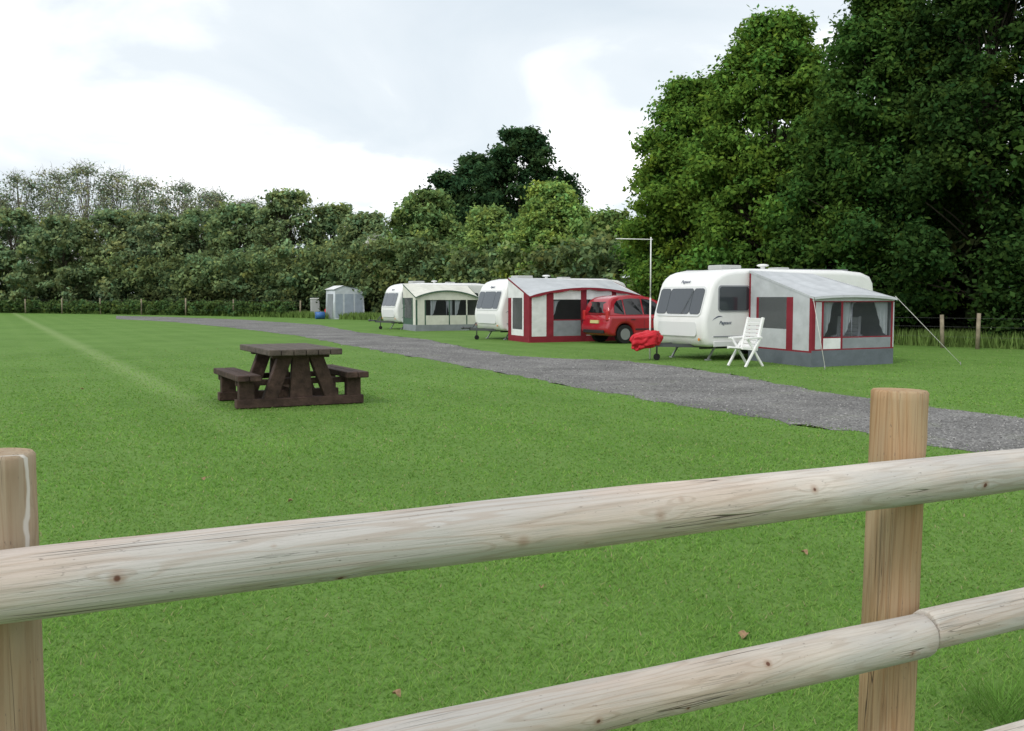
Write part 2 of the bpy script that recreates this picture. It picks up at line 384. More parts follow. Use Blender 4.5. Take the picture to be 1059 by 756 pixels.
def log(name,length,r,m,parent,seed=0,bumps=(),cut=True,taper=0):
    rnd=np.random.default_rng(seed); nx=max(8,int(length/.025)); na=44
    ph=rnd.random(12)*6.28
    V=[];Fc=[]
    xs=list(np.linspace(0,length,nx+1)); xs=[0]+xs+[length]
    for i,x in enumerate(xs):
        rr=r*(1+.022*math.sin(2.1*x+ph[0])+.014*math.sin(6.3*x+ph[1])+.006*math.sin(17*x+ph[6]))*(1-taper*x/length)
        if i in (0,len(xs)-1): rr*=.93
        if i==1: x=.006
        if i==len(xs)-2: x=length-.006
        cy=.004*math.sin(1.7*x+ph[2]); cz=.005*math.sin(1.3*x+ph[3])
        for k in range(na):
            a=2*math.pi*k/na
            q=rr*(1+.012*math.sin(3*a+ph[4]+x)+.009*math.sin(7*a+ph[5]+3*x)+.005*math.sin(13*a+ph[7]+5*x))
            for (bx,ba,bh) in bumps:
                da=(a-ba+math.pi)%(2*math.pi)-math.pi
                q+=bh*math.exp(-((x-bx)/.03)**2-(da*r/.022)**2)
            V.append((x,cy+q*math.cos(a),cz+q*math.sin(a)))
    nr=len(xs)
    for i in range(nr-1):
        for k in range(na):
            k2=(k+1)%na; Fc.append((i*na+k,(i+1)*na+k,(i+1)*na+k2,i*na+k2))
    Fc.append(tuple(range(na))); Fc.append(tuple((nr-1)*na+k for k in range(na))[::-1])
    me=bpy.data.meshes.new(name); me.from_pydata(V,[],Fc); me.materials.append(m)
    for p in me.polygons: p.use_smooth=len(p.vertices)==4
    bm=bmesh.new(); bm.from_mesh(me); bmesh.ops.recalc_face_normals(bm,faces=bm.faces); bm.to_mesh(me); bm.free()
    o=bpy.data.objects.new(name,me); link(o,parent); return o
RR=.0565
fdir=Vector((.887,.462,0)).normalized(); fang=math.atan2(fdir.y,fdir.x)
fe=empty('post_and_rail_fence',(-.781,1.52,0),fang,'weathered round timber post and rail fence on the grass verge','fence')
pale=(.62,.57,.51); dk=(.31,.265,.225)
def kn(t,dz,r): return (t,-math.sqrt(max(0,RR**2-dz**2)),dz,r)
X0=1.2
top_k=[kn(X0+.151,.012,.007),kn(X0+.872,-.010,.0075),kn(X0+1.19,.006,.0075),kn(X0+.52,-.042,.006),kn(X0+1.25,.03,.005),kn(X0+1.62,.02,.006),kn(X0+2.2,-.02,.007),kn(X0+.40,.03,.0035),kn(X0+1.02,-.03,.0035),kn(X0+.70,.035,.003)]
W1=wood('weathered_rail_wood',pale,dk,top_k)
low_k=[kn(X0+.75,.02,.006),kn(X0+1.05,-.01,.006),kn(X0+1.5,.03,.006),kn(X0+1.95,-.02,.006),kn(X0+1.28,-.03,.0035)]
W2=wood('weathered_lower_rail_wood',(.58,.53,.47),dk,low_k)
W3=wood('post_wood',(.48,.335,.19),(.20,.125,.07),[(1.255,-.035,-.06,.010),(1.31,.02,-.065,.008),(.85,.0,-.07,.010),(1.0,.03,-.06,.008),(1.19,-.05,-.04,.008)],warm=(.29,.16,.075),gs=.9,grey=(.40,.31,.21),greyamt=.5,ringamt=.5)
W4=wood('split_post_wood',(.42,.32,.21),(.18,.12,.075),[(1.05,.02,-.065,.007)],warm=(.26,.155,.085),gs=.9,grey=(.36,.30,.23),greyamt=.6,ringamt=.4,split=(-.034,1.17))
bm_t=[(k[0],math.atan2(k[2],k[1])%(2*math.pi),.0025) for k in top_k]
bm_l=[(k[0],math.atan2(k[2],k[1])%(2*math.pi),.0025) for k in low_k]
o=log('rail',5.3,RR,W1,fe,1,bm_t); o.location=(-X0,0,1.148)
TJ=2.05
for z,sd_ in ((.756,2),(.385,3)):
    o=log('rail',TJ+X0-.002,.0535,W2,fe,sd_,bm_l if sd_==2 else ()); o.location=(-X0,0,z)
    o=log('rail',2.4,.052,W1,fe,sd_+5); o.location=(TJ+.002,0,z+.002)
for i,(t,hh,lean) in enumerate(((-.02,1.345,0),(2.10,1.36,-.028),(4.2,1.35,0),(-2.1,1.35,0))):
    o=log('post',hh+.02,.07 if i else .066,W3 if i else W4,fe,20+i,((1.255,4.2,.004),(.85,4.7,.004)))
    o.location=(t,.128,-.02)
    o.rotation_euler=(0,-math.pi/2-lean,0)
    if lean: o.location=(t+lean*1.36,.128,-.02)
# ---------------- picnic table
TW=mat('dark_stained_timber',(.056,.034,.026),.75,.25,noise=(9,.45),bump=(30,.3))
TW2=mat('worn_table_top',(.082,.064,.052),.7,.3,noise=(7,.4),bump=(30,.3))
tb=empty('picnic_table',(-3.42,15.25,0),math.radians(27),'dark brown chunky timber picnic table with attached benches on the lawn','picnic table')
b=B()
for i in range(6): b.box((-.45+i*.18,0,.815),(.173,2.0,.09),bev=.014)
b.obj('table_top',TW2,tb)
for sx in (-1,1):
    b=B()
    for k in (-1,1): b.box((sx*.80+k*.085,0,.455),(.162,1.85,.09),bev=.014)
    b.obj('bench',TW,tb)
for sy in (-.64,.64):
    b=B()
    for sx in (-1,1):
        b.beam((sx*.22,sy,.77),(sx*.47,sy,.10),.20,.14,bev=.012,up=(0,1,0))
        b.box((sx*.80,sy,.25),(.22,.14,.33),bev=.012)
    b.prism([(-.17,.10),(.17,.10),(.12,.74),(-.12,.74)],sy-.05,sy+.05)
    b.box((0,sy,.075),(1.9,.16,.13),bev=.012)
    b.box((0,sy+.115,.365),(1.84,.09,.085),bev=.01)
    b.box((0,sy,.745),(.85,.15,.05),bev=.008)
    b.obj('leg_frame',TW,tb)
b=B(); b.box((0,0,.30),(.09,1.2,.14),bev=.01); b.obj('stretcher',TW,tb)

# ---------------- caravans
WHITE=mat('white_caravan_panel',(.80,.80,.79),.35,.4,noise=(2.5,.04),bump=(3,.05))
MOULD=mat('moulding',(.68,.69,.69),.4,.4)
GREYT=mat('grey_trim',(.25,.26,.28),.5,.3); GLASS=mat('dark_acrylic_window',(.035,.042,.05),.10,.8,coat=.5)
CURT=mat('pale_window_blind',(.42,.43,.42),.5,.3); BLIND=mat('dim_window_blind',(.16,.17,.175),.3,.5); RUB=mat('black_rubber',(.02,.02,.02),.8,.2); STEEL=mat('galvanised_steel',(.4,.41,.42),.45,.5,metal=.7); DSTEEL=mat('dull_steel',(.10,.105,.11),.6,.3,metal=.4)
NAVY=mat('navy_decal',(.03,.045,.10),.5,.3); REDL=mat('red_lens',(.45,.02,.02),.3,.5); ORG=mat('amber_lens',(.7,.25,.03),.3,.5)
def caravan(loc,rot,L,label,group,w=2.2,wind=(.42,1.38),hitch=1.0):
    e=empty('caravan',loc,rot,label,'caravan',group)
    prof=[(.16,.36),(.05,.42),(-.03,.60),(-.06,.85),(-.065,1.0),(-.04,1.15),(.17,1.86),(.23,2.00),(.32,2.11),(.46,2.21),(.66,2.28),(.95,2.33),(1.4,2.35),(L-1.2,2.35),(L-.5,2.30),(L-.18,2.20),(L-.05,2.02),(L,1.7),(L-.02,.6),(L-.1,.40),(L-.18,.36)]
    b=B(); b.prism(prof,0,w,bev=.13,seg=6); b.obj('body',WHITE,e)
    sl=Vector((.21,0,.71)).normalized(); nrm=Vector((-sl.z,0,sl.x)); R=Matrix((nrm,Vector((0,1,0)),sl)).transposed()
    mid=Vector((.065,0,1.505))
    f=B(); f.pane(mid+nrm*.006+Vector((0,w/2,0)),.03,w-.30,.80,.14,R); f.obj('front_moulding',MOULD,e)
    f=B(); f.pane(Vector((-.060,w/2,.80)),.02,w-.6,.36,.08); f.obj('locker_lid',MOULD,e)
    for (y0,y1) in ((.19,.615),(.63,w-.63),(w-.615,w-.19)):
        b=B(); b.pane(mid+nrm*.026+Vector((0,(y0+y1)/2,0)),.02,y1-y0,.68,.09,R); wv=b.obj('window',GLASS,e)
        b=B(); b.pane(mid+nrm*.0375+Vector((0,(y0+y1)/2,-.22)),.003,(y1-y0)*.82,.15,.03,R); b.obj('blind',BLIND,wv)
    RY=Matrix.Rotation(math.pi/2,3,'Z')
    for ys,sg in ((0,-1),(w,1)):
        x0,x1=wind
        b=B(); b.pane(((x0+x1)/2,ys+sg*.006,1.58),.02,x1-x0+.07,.67,.09,RY); b.obj('window_frame',GREYT,e)
        b=B(); b.pane(((x0+x1)/2,ys+sg*.012,1.58),.02,x1-x0,.60,.08,RY); b.obj('window',GLASS,e)
        b=B(); b.pane((L-1.6,ys+sg*.008,1.58),.02,1.0,.55,.08,RY); b.obj('window',GLASS,e)
        b=B(); b.box((L/2,ys+sg*.005,.62),(L-.5,.012,.03)); b.obj('side_trim',GREYT,e)
        b=B(); b.box((L/2,ys+sg*.012,.43),(L-.5,.03,.13),bev=.008); b.obj('side_skirt',MOULD,e)
        wh=B(); wh.cyl((L*.56,ys-sg*.04,.32),(L*.56,ys-sg*.22,.32),.32,n=28); wo=wh.obj('wheel',RUB,e)
        r=B(); r.cyl((L*.56,ys-sg*.036,.32),(L*.56,ys-sg*.05,.32),.19,n=20); r.obj('rim',WHITE,wo)
        ar=B(); ar.cyl((L*.56,ys+sg*.002,.36),(L*.56,ys+sg*.012,.36),.40,n=32); ar.obj('wheel_arch',GREYT,e)
        s=B(); pts=[];n=14
        for i in range(n+1):
            a=i/n; pts.append((.20+.34*a,ys+sg*.006,1.03+.10*math.sin(a*2.4)+.02*a))
        pts2=[(x,y,z-.026*math.sin(math.pi*i/n)-.003) for i,(x,y,z) in enumerate(pts)][::-1]
        s.poly(pts+pts2); s.obj('decal',NAVY,e)
    M=Matrix.Translation((.62,-.006,.93))@Matrix.Rotation(math.pi/2,4,'X')
    text_mesh('lettering','Pageant',.125,NAVY,e,M)
    M=Matrix.Translation(Vector((.205,w/2,1.985)))@Matrix(((0,.40,-.92,0),(-1,0,0,0),(0,.92,.40,0),(0,0,0,1)))
    text_mesh('lettering','Pageant',.12,NAVY,e,M)
    b=B(); b.box((L-2.6,-.008,1.25),(.62,.02,1.62),bev=.01); d=b.obj('door',WHITE,e)
    b=B(); b.box((1.5,w*.5,2.40),(.7,.55,.13),bev=.03); b.obj('skylight',CURT,e)
    b=B(); b.box((3.4,w*.5,2.38),(.42,.42,.10),bev=.03); b.obj('skylight',CURT,e)
    b=B(); b.cyl((2.2,.4,2.33),(2.2,.4,2.45),.06); b.ball((2.2,.4,2.45),(.16,.16,.04)); b.obj('roof_aerial',WHITE,e)
    for yy in (.18,w-.18): b=B(); b.beam((.95,yy,2.335),(L-.9,yy,2.36),.03,.03); b.obj('roof_rail',GREYT,e)
    b=B(); c=w/2; h=hitch
    b.beam((.5,c-.55,.36),(-h,c-.04,.40),.05,.09); b.beam((.5,c+.55,.36),(-h,c+.04,.40),.05,.09)
    b.beam((.3,c-.5,.33),(L-.3,c-.5,.33),.05,.1); b.beam((.3,c+.5,.33),(L-.3,c+.5,.33),.05,.1)
    b.cyl((-h+.05,c,.44),(-h-.3,c,.46),.035); b.ball((-h-.32,c,.46),(.07,.06,.06)); b.beam((-h+.1,c,.46),(-h+.28,c+.05,.66),.03,.03)
    b.cyl((-h+.22,c-.12,.14),(-h+.22,c-.12,.66),.022); b.obj('towing_frame',DSTEEL,e)
    j=B(); j.cyl((-h+.22,c-.15,.09),(-h+.22,c-.09,.09),.085,n=20); j.obj('jockey_wheel',RUB,e)
    for x in (.45,L-.45):
        for y in (.35,w-.35):
            k=B(); k.beam((x+.15,y,.36),(x-.08,y,.03),.04,.04); k.box((x-.08,y,.015),(.12,.12,.03)); k.obj('corner_steady',STEEL,e)
    for y in (.20,w-.20):
        k=B(); k.cyl((-.06,y,.55),(-.045,y,.55),.035,n=12); k.obj('marker_light',ORG,e)
        k=B(); k.box((L+.005,y,.75),(.03,.18,.35),bev=.01); k.obj('rear_light',REDL,e)
    b=B(); b.box((L+.006,w/2,1.55),(.02,1.4,.5),bev=.008); b.obj('rear_window',GLASS,e)
    return e
RT=math.radians(28); CV='touring caravans parked in a row along the track'
c1=caravan((4.86,25.0,0),RT,5.95,'white touring caravan with grey and red awning, red hitch cover',CV)
c2=caravan((-.42,37.5,0),RT,5.8,'white touring caravan with a large red and white awning beside it',CV,wind=(.35,1.0),hitch=.75)
c3=caravan((-5.75,50,0),RT,5.6,'white touring caravan with a cream and green awning beside it',CV,wind=(.3,.9),hitch=.75)

# ---------------- awnings
def fab(n,c): return mat(n,c,.85,.15,noise=(3,.09),bump=(2.2,.9))
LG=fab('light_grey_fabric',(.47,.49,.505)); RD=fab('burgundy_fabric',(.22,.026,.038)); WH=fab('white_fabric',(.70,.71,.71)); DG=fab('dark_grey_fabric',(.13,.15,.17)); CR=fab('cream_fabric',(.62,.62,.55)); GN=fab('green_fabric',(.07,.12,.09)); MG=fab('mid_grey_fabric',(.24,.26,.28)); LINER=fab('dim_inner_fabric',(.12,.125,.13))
def clear(name,col,a):
    m=bpy.data.materials.new(name); m.use_nodes=True; nt=m.node_tree; nt.nodes.clear(); N=nt.nodes.new; L=nt.links.new
    o=N('ShaderNodeOutputMaterial'); t=N('ShaderNodeBsdfTransparent'); t.inputs[0].default_value=(*col,1); p=N('ShaderNodeBsdfPrincipled'); p.inputs['Base Color'].default_value=(.35,.37,.38,1); p.inputs['Roughness'].default_value=.15
    x=N('ShaderNodeMixShader'); x.inputs[0].default_value=a; L(t.outputs[0],x.inputs[1]); L(p.outputs[0],x.inputs[2]); L(x.outputs[0],o.inputs[0]); return m
CLR=clear('clear_vinyl',(.80,.83,.85),.28); TINT=clear('tinted_vinyl',(.60,.62,.65),.05)
def awning(loc,rot,label,P,z0,z1,roofm,trim,end,front,right,scallop=True,group='caravan awnings pitched beside the caravans',zr=None,arch=0,vh=.08,sag=.10):
    e=empty('awning',loc,rot,label,'awning',group)
    P0,P1,P2,P3=[Vector((*p,0)) for p in P]
    z0r,z1r=zr or (z0,z1)
    def ac(a): return arch*math.sin(math.pi*min(1,max(0,a)))**.8 if arch else 0
    def wall(name,A,Bp,ha,hb,spec,ar=False):
        cols,rows,mats_=spec; bs={}
        d=(Bp-A); 
        for ci in range(len(cols)-1):
            a0,a1=cols[ci],cols[ci+1]
            for ri in range(len(rows)-1):
                m=mats_[ri][ci]
                if m is None: continue
                z_0,z_1=rows[ri],rows[ri+1]
                def pt(a,z):
                    top=ha+(hb-ha)*a; zz=(top+(ac(a) if ar else 0)) if z>=9 else min(z,top-.05); p=A+d*a; return (p.x,p.y,zz)
                bb=bs.setdefault(m.name,(B(),m)); bb[0].poly([pt(a0,z_0),pt(a1,z_0),pt(a1,z_1),pt(a0,z_1)])
        for k,(bb,m) in bs.items():
            nm='window_panel' if 'vinyl' in k else ('mud_wall' if 'dark_grey' in k else 'wall_panel')
            bb.islands(nm,m,e)
    wall('end',P0,P1,z0,z1,end); wall('front',P1,P2,z1,z1r,front,True); wall('right',P3,P2,z0r,z1r,right)
    b=B(); n=24; k=8; G=[]
    for j in range(k+1):
        t=j/k; A=P0.lerp(P1,t*1.03); C=P3.lerp(P2,t*1.03); row=[]
        for i in range(n+1):
            a=i/n; p=A.lerp(C,a); zl=z0+(z1-z0)*t*1.03; zq=z0r+(z1r-z0r)*t*1.03
            z=zl+(zq-zl)*a+ac(a)*t-sag*math.sin(math.pi*t)*(.40+.60*abs(math.sin(math.pi*a*4)))+.015
            row.append(b.bm.verts.new((p.x,p.y,z)))
        G.append(row)
    for j in range(k):
        for i in range(n):
            f=b.bm.faces.new((G[j][i],G[j][i+1],G[j+1][i+1],G[j+1][i])); f.smooth=True
    b.obj('roof',roofm,e)
    m=30; A=P0.lerp(P1,1.03); C=P3.lerp(P2,1.03)
    zt=z0+(z1-z0)*1.03+.012; ztr=z0r+(z1r-z0r)*1.03+.012
    b=B(); up=[];dn=[]
    for i in range(m+1):
        p=A.lerp(C,i/m); zz=zt+(ztr-zt)*i/m+ac(i/m); up.append((p.x,p.y-.004,zz)); dn.append((p.x,p.y-.012,zz-vh-(.045*abs(math.sin(math.pi*i/m*6)) if scallop else 0)))
    for i in range(m): b.poly([dn[i],dn[i+1],up[i+1],up[i]])
    b.islands('valance',trim,e)
    for (Q0,Q1,sg,za,zb) in ((P0,P1,-1,z0,zt),(P3,P2,1,z0r,ztr)):
        b=B(); a=Q0+Vector((sg*.012,0,0)); c=Q0.lerp(Q1,1.03)+Vector((sg*.012,0,0))
        b.poly([(a.x,a.y,za+.01),(c.x,c.y,zb),(c.x,c.y,zb-vh),(a.x,a.y,za-vh)]); b.obj('valance',trim,e)
    mid=(P1+P2)/2
    for q,h in ((P1,z1),(P2,z1r),(mid,(z1+z1r)/2)):
        x_=q.x+(.03 if q is P1 else -.03); b=B(); b.cyl((x_,q.y+.05,0),(x_,q.y+.05,h-.02),.014); b.obj('frame_pole',STEEL,e)
    b=B(); b.beam((P1.x+.05,P1.y+.05,z1-.04),(P2.x-.05,P2.y+.05,z1r-.04),.025,.025); b.obj('frame_pole',STEEL,e)
    # inner partition cloth hung in front of the caravan side
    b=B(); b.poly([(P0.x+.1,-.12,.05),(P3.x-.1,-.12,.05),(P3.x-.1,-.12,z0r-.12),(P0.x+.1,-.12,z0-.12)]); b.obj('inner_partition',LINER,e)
    return e
end1=([0,.03,.13,.17,.62,.72,.96,1],[0,.33,.37,.85,1.62,9],[[DG]*7,[RD]*7,[RD,LG,RD,LG,RD,LG,RD],[RD,LG,RD,CLR,RD,LG,RD],[RD,LG,LG,LG,LG,LG,RD]])
front1=([0,.04,.11,.135,.34,.365,.96,.985,1],[0,.38,.41,.66,.69,1.50,1.525,9],
 [[DG]*8,[RD]*8,[RD,LG,RD,WH,RD,MG,RD,LG],[RD,LG,RD,RD,RD,RD,RD,LG],[RD,LG,RD,TINT,RD,TINT,RD,LG],[RD,RD,RD,RD,RD,RD,RD,RD],[LG]*8])
right1=([0,1],[0,.38,9],[[DG],[LG]])
a1=awning((4.86,25,0),RT,'light grey and burgundy porch awning with clear windows and grey skirt',[(1.38,-.02),(.82,-2.8),(3.5,-2.8),(3.6,-.02)],2.29,1.62,LG,LG,end1,front1,right1,scallop=False,zr=(2.22,1.60),arch=.06,sag=.10,vh=.05)
def curtains(aw,lst,y,zt,z_=.70):
    for (x0,x1,dr) in lst:
        b=B(); n=10; up=[];dn=[]
        for i in range(n+1):
            a=i/n; xx=x0+(x1-x0)*a; zb=z_+(zt-z_)*(a**2.2)*.95; yy=y+.02*math.sin(i*2.4)
            up.append((xx,yy,zt)); dn.append((x0+(xx-x0)*.8,yy,zb))
        for i in range(n): b.poly([dn[i],dn[i+1],up[i+1],up[i]])
        b.islands('curtain',WH,aw)
curtains(a1,((1.24,1.60,1),(1.84,2.30,1),(3.36,2.85,-1)),-2.72,1.50)
end2=([0,.16,.22,.68,.74,1],[0,.22,.45,1.60,9],[[RD]*5,[RD,WH,WH,WH,RD],[RD,WH,CLR,WH,RD],[WH,WH,WH,WH,RD]])
front2=([0,.02,.14,.20,.43,.48,.70,.74,.95,1],[0,.22,.78,.82,1.54,9],[[RD]*9,[RD,WH,RD,MG,RD,WH,RD,WH,RD],[RD,WH,RD,RD,RD,RD,RD,RD,RD],[RD,WH,RD,TINT,RD,TINT,RD,TINT,RD],[RD,WH,RD,WH,RD,WH,RD,WH,RD]])
right2=([0,1],[0,.25,9],[[RD],[WH]])
a2=awning((-.42,37.5,0),RT,'large red and white caravan awning with curved grey roof',[(.3,-.02),(-.05,-2.3),(4.95,-2.3),(4.95,-.02)],2.34,1.66,LG,RD,end2,front2,right2,scallop=True,zr=(2.28,1.62),arch=.34,vh=.06)
curtains(a2,((.75,1.25,1),(3.15,2.7,-1)),-2.24,1.5)
end3=([0,.12,.7,.8,1],[0,.3,.6,1.6,9],[[MG]*4,[GN,GN,GN,CR],[GN,CLR,GN,CR],[CR]*4])
front3=([0,.03,.14,.16,.52,.54,.80,.82,1],[0,.3,.75,1.50,9],[[MG]*8,[GN,CR,GN,CR,GN,CR,GN,CR],[GN,CR,GN,TINT,GN,TINT,CR,TINT],[CR,CR,CR,CR,CR,CR,CR,CR]])
a3=awning((-5.75,50,0),RT,'cream and green caravan awning with grey windows',[(.3,-.02),(-.05,-2.5),(3.3,-2.5),(3.9,-.02)],2.30,1.64,CR,GN,end3,front3,([0,1],[0,.3,9],[[MG],[CR]]),scallop=False,zr=(2.2,1.62),arch=.34,vh=.06)
curtains(a3,((.75,1.15,1),(1.9,1.5,-1),(2.05,2.4,1)),-2.44,1.5)
def w2(loc,rot,x,y,z=0):
    c,s=math.cos(rot),math.sin(rot); return (loc[0]+c*x-s*y,loc[1]+s*x+c*y,z)
# crumpled cover over the hitch: closed lumpy bag, low and long
from mathutils import noise as mn
RC=mat('red_vinyl_cover',(.52,.018,.03),.55,.25,bump=(7,.6))
bm=bmesh.new(); bmesh.ops.create_icosphere(bm,subdivisions=5,radius=1)
for v in bm.verts:
    d=v.co.normalized()
    r_=1+.30*mn.noise(d*1.7+Vector((3,1,2)))+.16*mn.noise(d*4+Vector((1,5,2)))+.10*abs(mn.noise(d*8+Vector((7,2,4))))
    sx_=math.copysign(abs(d.x)**.75,d.x); sz_=math.copysign(abs(d.z)**.7,d.z)
    v.co=Vector((sx_*.40*r_,d.y*.24*r_,sz_*.21*r_))
    v.co.z+=.09*(v.co.x)+.05*math.exp(-((v.co.x-.12)/.12)**2)*(1 if d.z>0 else 0)
for f in bm.faces: f.smooth=True
me=bpy.data.meshes.new('hitch_cover'); bm.to_mesh(me); bm.free(); me.materials.append(RC)
o=bpy.data.objects.new('hitch_cover',me); link(o); o.location=w2((4.86,25),RT,-1.03,1.1,.52); o.rotation_euler=(0,0,RT); tag(o,'crumpled red vinyl cover draped over the caravan hitch','hitch cover')
# ---------------- aerial mast
p=gp(672,371)
am=empty('aerial_mast',(p[0],p[1],0),0,'thin white pole with a television aerial beside the caravan','television aerial')
PW=mat('white_painted_pole',(.72,.72,.70),.4,.4)
b=B(); b.cyl((0,0,0),(0,0,1.6),.022); b.cyl((0,0,1.55),(0,0,3.18),.016); b.obj('pole',PW,am)
b=B(); b.cyl((.05,0,3.12),(-.92,0,3.14),.012)
for i in range(9): 
    x=-.1-.095*i; b.cyl((x,-.11,3.13),(x,.11,3.13),.005,n=6)
b.obj('aerial',PW,am)
# ---------------- guy ropes
RP=mat('pale_rope',(.6,.6,.55),.8,.1); PG=mat('peg_steel',(.3,.3,.3),.5,.4,metal=.5)
A=Vector(w2((4.86,25),RT,3.5,-2.82,1.64)); Bq=Vector((*gp(994,378),0))
for a,bq in ((A,Bq),(Vector(w2((4.86,25),RT,.82,-2.82,1.60)),Vector(w2((4.86,25),RT,.55,-3.5,0)))):
    ge=empty('guy_rope',(bq.x,bq.y,0),0,'pale guy rope pegged into the grass from the awning','guy rope','guy ropes of the awning')
    b=B(); b.cyl(a-Vector((bq.x,bq.y,0)),(0,0,.03),.006,n=6); b.obj('rope',RP,ge)
    b=B(); b.cyl((0,0,-.05),(-.02,0,.09),.008,n=6); b.obj('peg',PG,ge)
# ---------------- chair
CW=mat('white_plastic',(.82,.82,.81),.4,.4)
def chair(loc,rot,label,m):
    e=empty('folding_chair',loc,rot,label,'chair','white folding garden chairs')
    W=.25
    b=B()
    for s_ in (-W,W): b.beam((.0,s_,.40),(.20,s_,1.14),.06,.06,bev=.006,up=(0,1,0))
    for i in range(8):
        t=.10+.115*i; b.beam((.20*t,-W,.40+.74*t),(.20*t,W,.40+.74*t),.072 if i<7 else .11,.022,up=(1,0,.3))
    b.obj('backrest',m,e)
    b=B()
    for s_ in (-W,W): b.beam((.04,s_,.40),(-.42,s_,.44),.05,.06,bev=.006)
    for i in range(6): x=-.03-.07*i; b.box((x,0,.40-x*.08+.01),(.06,2*W,.022))
    b.obj('seat',m,e)
    for s_ in (-W-.05,W+.05):
        b=B(); b.beam((.12,s_,.68),(-.34,s_,.66),.07,.045,bev=.008); b.obj('armrest',m,e)
        b=B(); b.beam((.08,s_,.66),(-.36,s_,.0),.045,.05,bev=.005,up=(0,1,0)); b.obj('leg',m,e)
        b=B(); b.beam((-.28,s_*.90,.65),(.20,s_*.90,.0),.05,.045,bev=.005,up=(0,1,0)); b.obj('leg',m,e)
    return e
p=gp(774,378.5)
ch=chair((p[0],p[1],0),math.radians(28),'white plastic folding recliner chair standing beside the awning',CW)
copy_tree(ch,w2((4.86,25),RT,2.75,-2.05,0),math.radians(60),label='white plastic folding chair inside the awning')
copy_tree(ch,w2((4.86,25),RT,1.75,-1.7,0),math.radians(150),label='white plastic folding chair inside the awning')
te=empty('camp_table',w2((4.86,25),RT,2.4,-1.1,0),RT,'small pale folding camp table inside the awning','table')
b=B(); b.box((0,0,.70),(.8,.5,.03),bev=.008); b.obj('table_top',CW,te)
for sx in (-1,1):
    for sy in (-1,1):
        b=B(); b.cyl((sx*.36,sy*.2,0),(sx*.36,sy*.2,.69),.012); b.obj('leg',STEEL,te)
